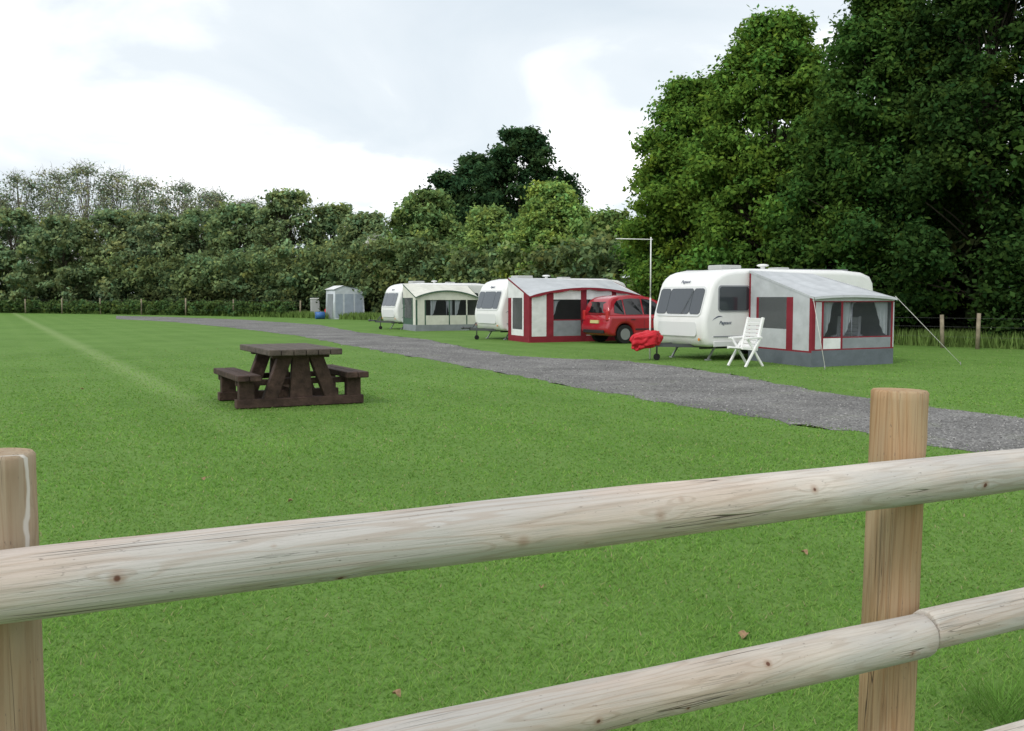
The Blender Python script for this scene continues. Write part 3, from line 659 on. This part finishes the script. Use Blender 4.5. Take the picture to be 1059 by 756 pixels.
# ---------------- car
RP_=mat('red_car_paint',(.36,.011,.022),.25,.5,coat=.6,noise=(2,.06)); CG=mat('car_glass',(.012,.013,.015),.06,.5,coat=.2); BLK=mat('black_plastic',(.025,.025,.027),.6,.3); ALY=mat('alloy',(.30,.30,.31),.4,.5,metal=.6); YP=mat('number_plate',(.62,.55,.25),.5,.3)
def arch_(cx,r,n=10,z=.27):
    a0=math.asin((z-.33)/r); pts=[]
    for i in range(n+1):
        a=math.pi-a0-(math.pi-2*a0)*i/n; pts.append((cx+r*math.cos(a),.33+r*math.sin(a)))
    return pts
def car(loc,rot):
    e=empty('parked_car',loc,rot,'red compact people carrier parked beside the awning','car')
    W=1.76
    prof=[(.16,.27),(.04,.34),(-.03,.48),(-.03,.60),(.02,.70),(.05,.80),(.06,.99),(2.85,.99),(3.3,.93),(3.65,.82),(3.88,.64),(3.95,.45),(3.86,.27)]
    bot=arch_(3.22,.37)[::-1]+arch_(.74,.37)[::-1]
    b=B(); b.prism(prof+bot,0,W,bev=.11,seg=6); b.obj('body',RP_,e)
    def yi(z): return .05+(z-.97)/.65*.20+max(0,z-1.4)*.25
    gh=[(.06,.97),(.08,1.14),(.14,1.38),(.22,1.52),(.36,1.61),(.65,1.67),(1.1,1.70),(1.6,1.68),(2.0,1.61),(2.35,1.46),(2.65,1.25),(2.98,.97)]
    b=B(); b.prism(gh,0,W,bev=.06,seg=5,ymap=lambda x,z,s:yi(z) if s==0 else W-yi(z)); b.obj('cabin',RP_,e)
    def sidew(pts):
        for s_ in (0,1):
            b=B(); q=[(x,(yi(z)-.012) if s_==0 else W-yi(z)+.012,z) for x,z in pts]; b.poly(q if s_==0 else q[::-1]); b.obj('side_window',CG,e)
    sidew([(.30,1.08),(.72,1.02),(.72,1.54),(.50,1.50),(.36,1.38)]); sidew([(.77,1.02),(1.50,1.02),(1.50,1.57),(1.1,1.58),(.77,1.55)]); sidew([(1.56,1.02),(2.55,1.02),(2.33,1.29),(2.08,1.46),(1.85,1.54),(1.56,1.57)])
    b=B(); n=6; T_=[];D_=[]
    for i in range(n+1):
        a=i/n; k_=.05*abs(2*a-1)**2
        D_.append((.068+k_-.03,.24+(W-.48)*a,1.08)); T_.append((.17+k_-.03,.34+(W-.68)*a,1.46))
    for i in range(n): b.poly([D_[i],T_[i],T_[i+1],D_[i+1]])
    bmesh.ops.remove_doubles(b.bm,verts=b.bm.verts[:],dist=.001); b.obj('rear_window',CG,e)
    b=B(); b.poly([(2.90,.17,1.06),(2.30,.32,1.49),(2.30,W-.32,1.49),(2.90,W-.17,1.06)]); 
    for v in b.bm.verts: v.co.x+=.035; v.co.z+=.03
    b.obj('windscreen',CG,e)
    b=B(); b.box((-.03,W/2,.42),(.05,W-.44,.12),bev=.02); b.obj('bumper',BLK,e)
    b=B(); b.box((.015,W/2,.76),(.05,.52,.11)); b.obj('number_plate',YP,e)
    for s_ in (0,1):
        y=.13 if s_==0 else W-.13
        b=B(); b.box((.075,y,.98),(.13,.15,.36),bev=.04,seg=3); b.obj('tail_light',REDL,e)
        b=B(); b.box((3.72,.27 if s_==0 else W-.27,.74),(.2,.28,.15),bev=.04); b.obj('headlight',CURT,e)
        b=B(); b.ball((2.45,-.08 if s_==0 else W+.08,1.05),(.08,.10,.075)); b.obj('wing_mirror',RP_,e)
        for x in (.95,1.85):
            b=B(); b.box((x+.1,-.006 if s_==0 else W+.006,.84),(.18,.02,.03),bev=.005); b.obj('door_handle',BLK,e)
        for x in (.76,1.53,2.56): b=B(); b.box((x,-.001 if s_==0 else W+.001,.64 if x>1 else .82),(.008,.004,.48 if x>1 else .12)); b.obj('door_seam',BLK,e)
        b=B(); b.box((1.95,-.004 if s_==0 else W+.004,.50),(1.6,.02,.05)); b.obj('side_moulding',BLK,e)
        for x in (.74,3.22):
            y0=.02 if s_==0 else W-.02; y1=.24 if s_==0 else W-.24
            b=B(); b.cyl((x,y0,.33),(x,y1,.33),.325,n=32); wv=b.obj('wheel',RUB,e)
            d=-.004 if s_==0 else .004
            b=B(); b.cyl((x,y0+d,.33),(x,y0-d*3,.33),.20,n=24); b.obj('rim',ALY,wv)
    b=B(); b.box((1.95,W/2,.40),(3.3,W-.3,.30)); b.obj('underbody',BLK,e)
    return e
car((3.32,34.45,0),RT)
# ---------------- utility tent + small items
BG=fab('blue_grey_fabric',(.34,.39,.46)); BG2=fab('pale_blue_fabric',(.56,.60,.64))
p=gp(361,330)
ut=empty('utility_tent',(p[0],p[1],0),RT,'small blue grey utility tent with pale trim on the grass','tent'); ut.scale=(1.15,1.15,1.08)
prof=[(-1.0,0),(1.1,0),(1.0,1.85),(.55,2.12),(-.35,2.3),(-.92,2.05)]
b=B(); b.prism(prof,0,1.9); b.obj('tent_body',BG2,ut)
for (x0,x1) in ((-.93,-.42),(-.30,.32),(.42,.95)): b=B(); b.poly([(x0,-.01,.1),(x1,-.01,.1),(x1*.97,-.01,1.75),(x0*.97,-.01,1.75)]); b.obj('wall_panel',BG,ut)
b=B(); b.poly([(-1.03,-.06,2.06),(-.36,-.06,2.34),(-.36,1.96,2.34),(-1.03,1.96,2.06)]); b.poly([(-.36,-.06,2.34),(.57,-.06,2.155),(.57,1.96,2.155),(-.36,1.96,2.34)]); b.poly([(.57,-.06,2.155),(1.06,-.06,1.86),(1.06,1.96,1.86),(.57,1.96,2.155)]); b.islands('roof',WH,ut)
b=B(); b.poly([(-1.012,.35,.1),(-1.012,1.5,.1),(-.965,1.5,1.75),(-.965,.35,1.75)]); b.obj('door',MG,ut)
p=gp(331,330)
we=empty('water_carrier',(p[0],p[1],0),.3,'blue plastic water carrier on the grass beside the tent','water carrier')
b=B(); b.cyl((-.35,0,.28),(.35,0,.28),.27,n=20); b.obj('barrel',mat('blue_plastic',(.04,.13,.36),.4,.4),we); b=B(); b.beam((-.36,0,.28),(-.5,0,1.0),.03,.03); b.beam((.36,0,.28),(-.4,0,1.0),.03,.03); b.obj('handle',STEEL,we)
p=gp(338,329)
ge=empty('gas_bottle',(p[0],p[1],0),.3,'red gas bottle with a collar standing on the grass','gas bottle')
b=B(); b.cyl((0,0,0),(0,0,.62),.18,n=20); b.ball((0,0,.62),(.18,.18,.12)); b.obj('cylinder_body',RC,ge); b=B(); b.cyl((0,0,.70),(0,0,.85),.09,n=16); b.obj('collar',RC,ge)
p=gp(326,328.5); wb=empty('storage_box',(p[0],p[1],0),.3,'pale grey storage box with lid beside the tent','storage box')
b=B(); b.box((0,0,.75),(.7,.6,1.5),bev=.05); b.obj('box_body',CURT,wb); b=B(); b.box((0,0,1.54),(.76,.66,.08),bev=.03); b.obj('lid',WHITE,wb)
# ---------------- wire fences
PO=mat('weathered_post',(.26,.22,.16),.85,.1,noise=(6,.3)); WIRE=mat('dull_wire',(.12,.12,.12),.6,.3)
def wirefence(pts,sp,h,label):
    p0=pts[0]; e=empty('wire_fence',(p0[0],p0[1],0),0,label,'fence'); prev=None; L_=[]
    for i in range(len(pts)-1):
        a=Vector(pts[i]);c=Vector(pts[i+1]); n=max(1,round((c-a).length/sp))
        for k in range(n): L_.append(a.lerp(c,k/n))
    L_.append(Vector(pts[-1]))
    L_=[q-Vector(p0) for q in L_]
    for q in L_:
        pb=B(); pb.cyl((q.x,q.y,0),(q.x+random.uniform(-.05,.05),q.y,h*random.uniform(.9,1.08)),.065,.06,n=10); pb.obj('post',PO,e)
    for z in (.4,.75,1.05):
        me=bpy.data.meshes.new('wire'); vs=[];fs=[]
        for q in L_: vs+=[(q.x,q.y,z*h/1.15-.002),(q.x,q.y,z*h/1.15+.002)]
        for i in range(len(L_)-1): fs.append((2*i,2*i+2,2*i+3,2*i+1))
        me.from_pydata(vs,[],fs); me.materials.append(WIRE); link(bpy.data.objects.new('wire',me),e)
wirefence([(-60,108),(-40,97),(-24,86),(-17,80)],6.5,1.5,'weathered timber posts with wire along the hedge')
wirefence([(11.5,33.8),(13.8,31.9),(14.5,31.0),(17.5,28.5)],2.2,1.05,'timber posts with wire below the dark trees')

# ---------------- trees
def rand_unit(n):
    v=rng.normal(size=(n,3)); return v/np.linalg.norm(v,axis=1,keepdims=True)
def leaves(centers,radii,per,size,col,flat=.75,var=.4,cvar=.25,aspect=.6,blossom=0):
    k=len(centers); cnt=np.maximum(8,(per*(radii/radii.mean())**2)).astype(int); idx=np.repeat(np.arange(k),cnt); n=len(idx)
    u=rand_unit(n)
    ax=rand_unit(k)[idx]; rr=.12+1.0*rng.random(n)**.6; rr*=1+.32*rng.normal(size=n)
    off=u-ax*(u*ax).sum(1,keepdims=True)*.4
    off=off*rr[:,None]*radii[idx][:,None]; off[:,2]*=flat
    c=centers[idx]+off
    nrm=u*.4+rand_unit(n)*.7; nrm[:,2]+=.5; nrm[:,1]-=.2; nrm/=np.linalg.norm(nrm,axis=1,keepdims=True)
    t=np.cross(nrm,rand_unit(n)); t/=np.linalg.norm(t,axis=1,keepdims=True)+1e-9; bt=np.cross(nrm,t)
    s=size*(.5+1.0*rng.random(n))
    V=np.stack([c-t*s[:,None],c+bt*(s*aspect)[:,None],c+t*s[:,None],c-bt*(s*aspect)[:,None]],1).reshape(-1,3)
    cb=(1-cvar)+2*cvar*rng.random(k)
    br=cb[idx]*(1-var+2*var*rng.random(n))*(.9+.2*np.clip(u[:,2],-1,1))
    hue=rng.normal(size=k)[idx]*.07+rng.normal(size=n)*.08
    C=np.stack([col[0]*br*(1+hue),col[1]*br,col[2]*br*(1-hue)],1)
    if blossom: q=rng.random(n)<blossom; C[q]=np.array([.62,.62,.56])
    return V,np.repeat(np.clip(C,.003,.9),4,0)
BARK=mat('bark',(.07,.06,.045),.9,.1,noise=(4,.4),bump=(12,.6)); BARKL=mat('pale_bark',(.22,.20,.17),.9,.1,noise=(4,.3))
def tube(Vs,Fs,a,c,r0,r1,n=6,bend=.0):
    a=Vector(a);c=Vector(c); seg=4; base=len(Vs); d=(c-a); ax=d.normalized(); s=ax.orthogonal().normalized(); t=ax.cross(s)
    bo=Vector((random.uniform(-1,1),random.uniform(-1,1),random.uniform(.2,1)))*bend*d.length
    for i in range(seg+1):
        f=i/seg; p=a.lerp(c,f)+bo*math.sin(math.pi*f); r=r0+(r1-r0)*f
        for k in range(n): an=2*math.pi*k/n; Vs.append(p+s*(r*math.cos(an))+t*(r*math.sin(an)))
    for i in range(seg):
        for k in range(n): k2=(k+1)%n; Fs.append((base+i*n+k,base+i*n+k2,base+(i+1)*n+k2,base+(i+1)*n+k))
def tree(name,loc,H,R,z0,col,label,cat='tree',nc=80,per=600,size=.12,cr=(.7,1.3),bark=BARK,group=None,trunk_r=.22,twigs=0,asp=.6,cvar=.25,egg=.75,inner=.25,blossom=0):
    e=empty(name,(loc[0],loc[1],0),0,label,cat,group)
    C=[];tries=0; ph=[random.random()*6.28 for _ in range(4)]
    while len(C)<nc and tries<20000:
        tries+=1
        f=random.random()**.80; z=z0+(H-z0)*f
        rad=R*(math.sin(math.pi*min(1,max(0,(f*.80+.20)))**egg))**(.7 if egg>.6 else .5) if f<.97 else R*.3
        a=random.random()*2*math.pi; q=rad*math.sqrt(random.uniform(inner,1)); q*=1+.10*math.sin(3*a+f*7+ph[0])+.08*math.sin(5*a-f*11+ph[1])
        C.append((q*math.cos(a),q*math.sin(a),z))
    C=np.array(C); rd=np.array([random.uniform(*cr) for _ in C])*(1-.25*((C[:,2]-z0)/(H-z0))**2)
    C[:,2]=np.minimum(C[:,2],H-rd*.6)
    Vs=[];Fs=[]; tube(Vs,Fs,(0,0,-.1),(random.uniform(-.3,.3),random.uniform(-.3,.3),H*.55),trunk_r,trunk_r*.45,10)
    tube(Vs,Fs,(0,0,H*.54),(random.uniform(-.5,.5),random.uniform(-.5,.5),H*.88),trunk_r*.4,.03,8)
    for i,c in enumerate(C): 
        if not twigs and i%5: continue
        h=min(H*.8,max(z0*.6+.5,c[2]*.62)); tube(Vs,Fs,(0,0,h),tuple(c),trunk_r*.18,.02,5,.06)
        for _ in range(twigs):
            rdm=Vector(rand_unit(1)[0])*1.5; rdm.z=abs(rdm.z)*1.0; tube(Vs,Fs,tuple(c),tuple(Vector(c)+rdm),.020,.008,3,.08)
    me=bpy.data.meshes.new('trunk'); me.from_pydata([tuple(v) for v in Vs],[],Fs); me.materials.append(bark); o=bpy.data.objects.new('trunk',me); link(o,e)
    for p_ in me.polygons: p_.use_smooth=True
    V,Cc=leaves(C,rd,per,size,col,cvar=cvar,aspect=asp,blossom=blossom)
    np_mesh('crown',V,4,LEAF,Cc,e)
    return e
GR='tall leafy trees behind the pitches'
def T(px,d): return ((px-529.5)/F*d,d)
tree('broadleaf_tree',T(712,46),11.5,3.3,.6,(.135,.240,.042),'tall leafy green lime tree behind the caravan',nc=310,per=290,size=.096,group=GR,cr=(.5,.95),egg=.5,cvar=.2)
tree('broadleaf_tree',T(795,43),13.4,3.9,.6,(.135,.240,.042),'tall leafy green lime tree with an uneven crown',nc=380,per=280,size=.096,group=GR,cr=(.5,1.0),egg=.55,cvar=.2)
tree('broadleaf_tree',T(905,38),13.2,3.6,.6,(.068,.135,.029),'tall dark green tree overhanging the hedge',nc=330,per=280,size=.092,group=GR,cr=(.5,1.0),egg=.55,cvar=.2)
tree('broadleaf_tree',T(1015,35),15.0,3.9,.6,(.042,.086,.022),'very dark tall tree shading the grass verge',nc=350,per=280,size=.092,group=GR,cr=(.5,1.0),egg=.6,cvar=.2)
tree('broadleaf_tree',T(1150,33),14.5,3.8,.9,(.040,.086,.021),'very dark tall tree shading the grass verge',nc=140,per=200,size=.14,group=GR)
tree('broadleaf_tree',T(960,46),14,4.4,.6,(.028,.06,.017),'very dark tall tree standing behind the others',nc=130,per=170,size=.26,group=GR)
tree('broadleaf_tree',T(850,50),11.5,4.4,.6,(.05,.10,.024),'dark tree standing behind the lime trees',nc=120,per=170,size=.25,group=GR)
tree('broadleaf_tree',T(750,52),9.5,3.8,.6,(.06,.115,.026),'dark tree standing behind the lime trees',nc=90,per=170,size=.24,group=GR)
# centre
tree('conifer_tree',T(538,88),16.2,5.4,3,(.046,.092,.036),'tall dark evergreen tree rising above the hedge','tree',nc=190,per=220,size=.18,cr=(.7,1.3),egg=.8)
tree('conifer_tree',T(495,90),14.4,4.8,3,(.048,.094,.037),'dark evergreen tree beside the taller evergreen','tree',nc=140,per=220,size=.18,cr=(.7,1.3),egg=.7)
tree('conifer_tree',T(462,91),12.8,4.0,3,(.050,.097,.038),'dark evergreen tree beside the taller evergreen','tree',nc=110,per=220,size=.18,cr=(.7,1.3),egg=.7)
G2='hedgerow trees along the campsite edge'
tree('hedgerow_tree',T(572,64),8.8,4.1,.2,(.255,.375,.100),'rounded bright green hawthorn behind the caravans','tree',nc=240,per=240,size=.125,group=G2,cr=(.5,.9),egg=.65,cvar=.15)
tree('hedgerow_tree',T(505,72),8.0,3.8,.2,(.19,.285,.088),'rounded green hedgerow tree','tree',nc=160,per=220,size=.145,group=G2,egg=.65,cr=(.6,1.1))
tree('hedgerow_tree',T(440,78),9.9,4.6,.2,(.18,.265,.090),'leafy green hedgerow tree','tree',nc=180,per=220,size=.155,group=G2,egg=.65,cr=(.6,1.1))
tree('hedgerow_tree',T(628,58),6.6,3.0,.2,(.18,.275,.085),'leafy green hedgerow bush beside tall trees','tree',nc=120,per=200,size=.13,group=G2,cr=(.5,.9),egg=.65)
tree('hedgerow_tree',T(392,86),6.8,3.0,.3,(.22,.29,.14),'hedgerow hawthorn speckled with pale blossom','tree',nc=110,per=170,size=.16,group=G2,cr=(.6,1.0),blossom=.32)
tree('hedgerow_tree',T(380,93),9.4,4.8,.3,(.21,.285,.13),'leafy grey green hedgerow tree','tree',nc=150,per=150,size=.18,group=G2,egg=.65)
tree('hedgerow_tree',T(300,98),12.0,5.6,.3,(.23,.31,.14),'leafy hedgerow tree with an open crown','tree',nc=170,per=115,size=.18,group=G2,twigs=1,egg=.65)
tree('hedgerow_tree',T(345,100),10.8,5.0,.3,(.205,.285,.125),'leafy hedgerow tree with an open crown','tree',nc=140,per=120,size=.19,group=G2,egg=.65)
for i,(px,d,top,R,den,c) in enumerate(((250,102,212,5.4,105,(.185,.255,.11))
,(208,108,218,5.8,105,(.19,.26,.115)),(165,108,222,5.6,105,(.215,.28,.14)),(120,112,218,6.0,105,(.20,.268,.125)),(68,108,226,5.8,105,(.21,.278,.13)),(15,112,218,6.2,105,(.195,.26,.12)),(-50,112,206,5.6,90,(.195,.26,.12)))):
    tree('hedgerow_tree',T(px,d),1.6+(308-top)/F*d,R,.4,c,'dense grey green hedgerow tree','tree',nc=140,per=den,size=.20,group=G2,cr=(.7,1.3),egg=.6)
G3='sparse newly leafed trees above the hedge'
for i,(px,d,top,R) in enumerate(((-8,124,190,5.4),(25,122,182,5.6),(60,124,178,5.4),(92,120,170,5.8),(125,124,178,5.4),(155,120,186,5.2),(188,118,190,5.4),(222,116,198,5.2),(258,112,208,4.8),(284,110,216,4.0))):
    tree('sparse_tree',T(px,d),1.6+(308-top)/F*d,R,3,(.27,.32,.19),'thin newly leafed tree with pale twiggy branches','tree',nc=120,per=52,size=.14,group=G3,cr=(1.0,1.9),twigs=4,bark=BARKL,trunk_r=.20,cvar=.2,egg=.65)
# hedge
line=[(26,27),(19,33),(14,38.5),(10.5,45),(6.5,52),(2,61),(-5,71),(-15,83),(-30,97),(-50,111),(-80,128)]
C=[];Rr=[]
for i in range(len(line)-1):
    a=Vector(line[i]);c=Vector(line[i+1]); L_=(c-a).length; nrm=Vector((-(c-a).y,(c-a).x)).normalized()*-1
    hgt=4.2 if i<4 else (4.6 if i<6 else 5.6)
    for _ in range(int(L_*hgt*(3.4 if i<4 else 2.0))):
        p=a.lerp(c,random.random())+nrm*random.uniform(-1.6,1.6); z=hgt*random.random()**1.1
        C.append((p.x,p.y,max(.4,z))); Rr.append(random.uniform(.45,.9)*(1 if i<4 else 1.3))
C=np.array(C);Rr=np.array(Rr)
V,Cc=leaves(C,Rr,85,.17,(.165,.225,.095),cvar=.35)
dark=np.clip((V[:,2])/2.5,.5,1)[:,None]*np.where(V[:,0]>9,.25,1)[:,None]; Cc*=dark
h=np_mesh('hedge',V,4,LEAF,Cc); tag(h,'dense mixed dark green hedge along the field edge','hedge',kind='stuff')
# low trimmed hedge behind the wire fence
lw=[(-62,111),(-42,99),(-26,88),(-18.5,82)]; C=[]
for i in range(len(lw)-1):
    a=Vector(lw[i]);c=Vector(lw[i+1])
    for _ in range(int((c-a).length*7)):
        p=a.lerp(c,random.random()); C.append((p.x+random.uniform(-.5,.5),p.y+random.uniform(-.5,.5),random.uniform(.3,1.25)))
C=np.array(C); V,Cc=leaves(C,np.full(len(C),.45),55,.12,(.095,.155,.05),cvar=.2)
h=np_mesh('low_hedge',V,4,LEAF,Cc); tag(h,'low trimmed green hedge behind a wire fence','hedge',kind='stuff')
# rough long grass at hedge foot
n=70000; seg=rng.integers(0,len(line)-1,n); ln=np.array(line,float); t=rng.random(n); P=ln[seg]*(1-t[:,None])+ln[seg+1]*t[:,None]
dd=ln[seg+1]-ln[seg]; nn=np.stack([dd[:,1],-dd[:,0]],1)/np.linalg.norm(dd,axis=1,keepdims=True)
side=np.where((nn*( -P)).sum(1)>0,1,-1)[:,None]; P=P+nn*side*(1.2+2.6*rng.random(n))[:,None]
dist=np.linalg.norm(P,axis=1); hh=.2+.4*rng.random(n); a=rng.random(n)*6.28; wd=.0009*dist+.01
base=np.stack([P[:,0],P[:,1],np.zeros(n)],1); dx=np.stack([np.cos(a)*wd,np.sin(a)*wd,np.zeros(n)],1); tp=base+np.stack([rng.normal(size=n)*.1,rng.normal(size=n)*.1,hh],1)
V=np.stack([base-dx,base+dx,tp],1).reshape(-1,3); br=.6+.6*rng.random(n); C=np.repeat(np.stack([.19*br,.29*br,.08*br],1),3,0)
o=np_mesh('long_grass',V,3,BLADE,C); tag(o,'rough long grass growing at the foot of the hedge','grass',kind='stuff')
# weeds by the post
p=gp(1040,735); n=220; a=rng.random(n)*6.28; r_=.17*np.sqrt(rng.random(n)); base=np.stack([p[0]+r_*np.cos(a),p[1]+r_*np.sin(a),np.zeros(n)],1)
hh=.04+.11*rng.random(n); wd=.003; dx=np.stack([np.sin(a)*wd,-np.cos(a)*wd,np.zeros(n)],1); a2_=a+rng.normal(size=n)*.9; tp=base+np.stack([np.cos(a2_)*hh*.8,np.sin(a2_)*hh*.8,hh],1)
V=np.stack([base-dx,base+dx,tp],1).reshape(-1,3); br=.7+.6*rng.random(n); C=np.repeat(np.stack([.15*br,.29*br,.06*br],1),3,0)
o=np_mesh('grass_tuft',V,3,BLADE,C); tag(o,'longer grass tuft growing beside the fence post','grass tuft')
FL=mat('dead_leaf',(.30,.20,.12),.8,.1,noise=(40,.3))
for i,(u,v) in enumerate(((210,497),(410,722),(85,403),(832,574),(300,520),(560,610),(770,660))):
    p=gp(u,v); b=B(); s=.03*random.uniform(.5,1.1); pts=[]
    for k in range(10):
        a=2*math.pi*k/10; rr=s*(1 if k%2 else .65)*(1.4 if k==0 else 1); pts.append((rr*math.cos(a),rr*math.sin(a),.012*math.sin(2*a)))
    c=b.bm.verts.new((0,0,-.006)); vs=[b.bm.verts.new(q) for q in pts]
    for k in range(10): b.bm.faces.new((c,vs[k],vs[(k+1)%10]))
    o=b.obj('fallen_leaf',FL); o.location=(p[0],p[1],.022); o.rotation_euler=(.3,.2,random.random()*6); tag(o,'curled brown dead leaf lying on the lawn','leaf',group='dead leaves scattered on the lawn')
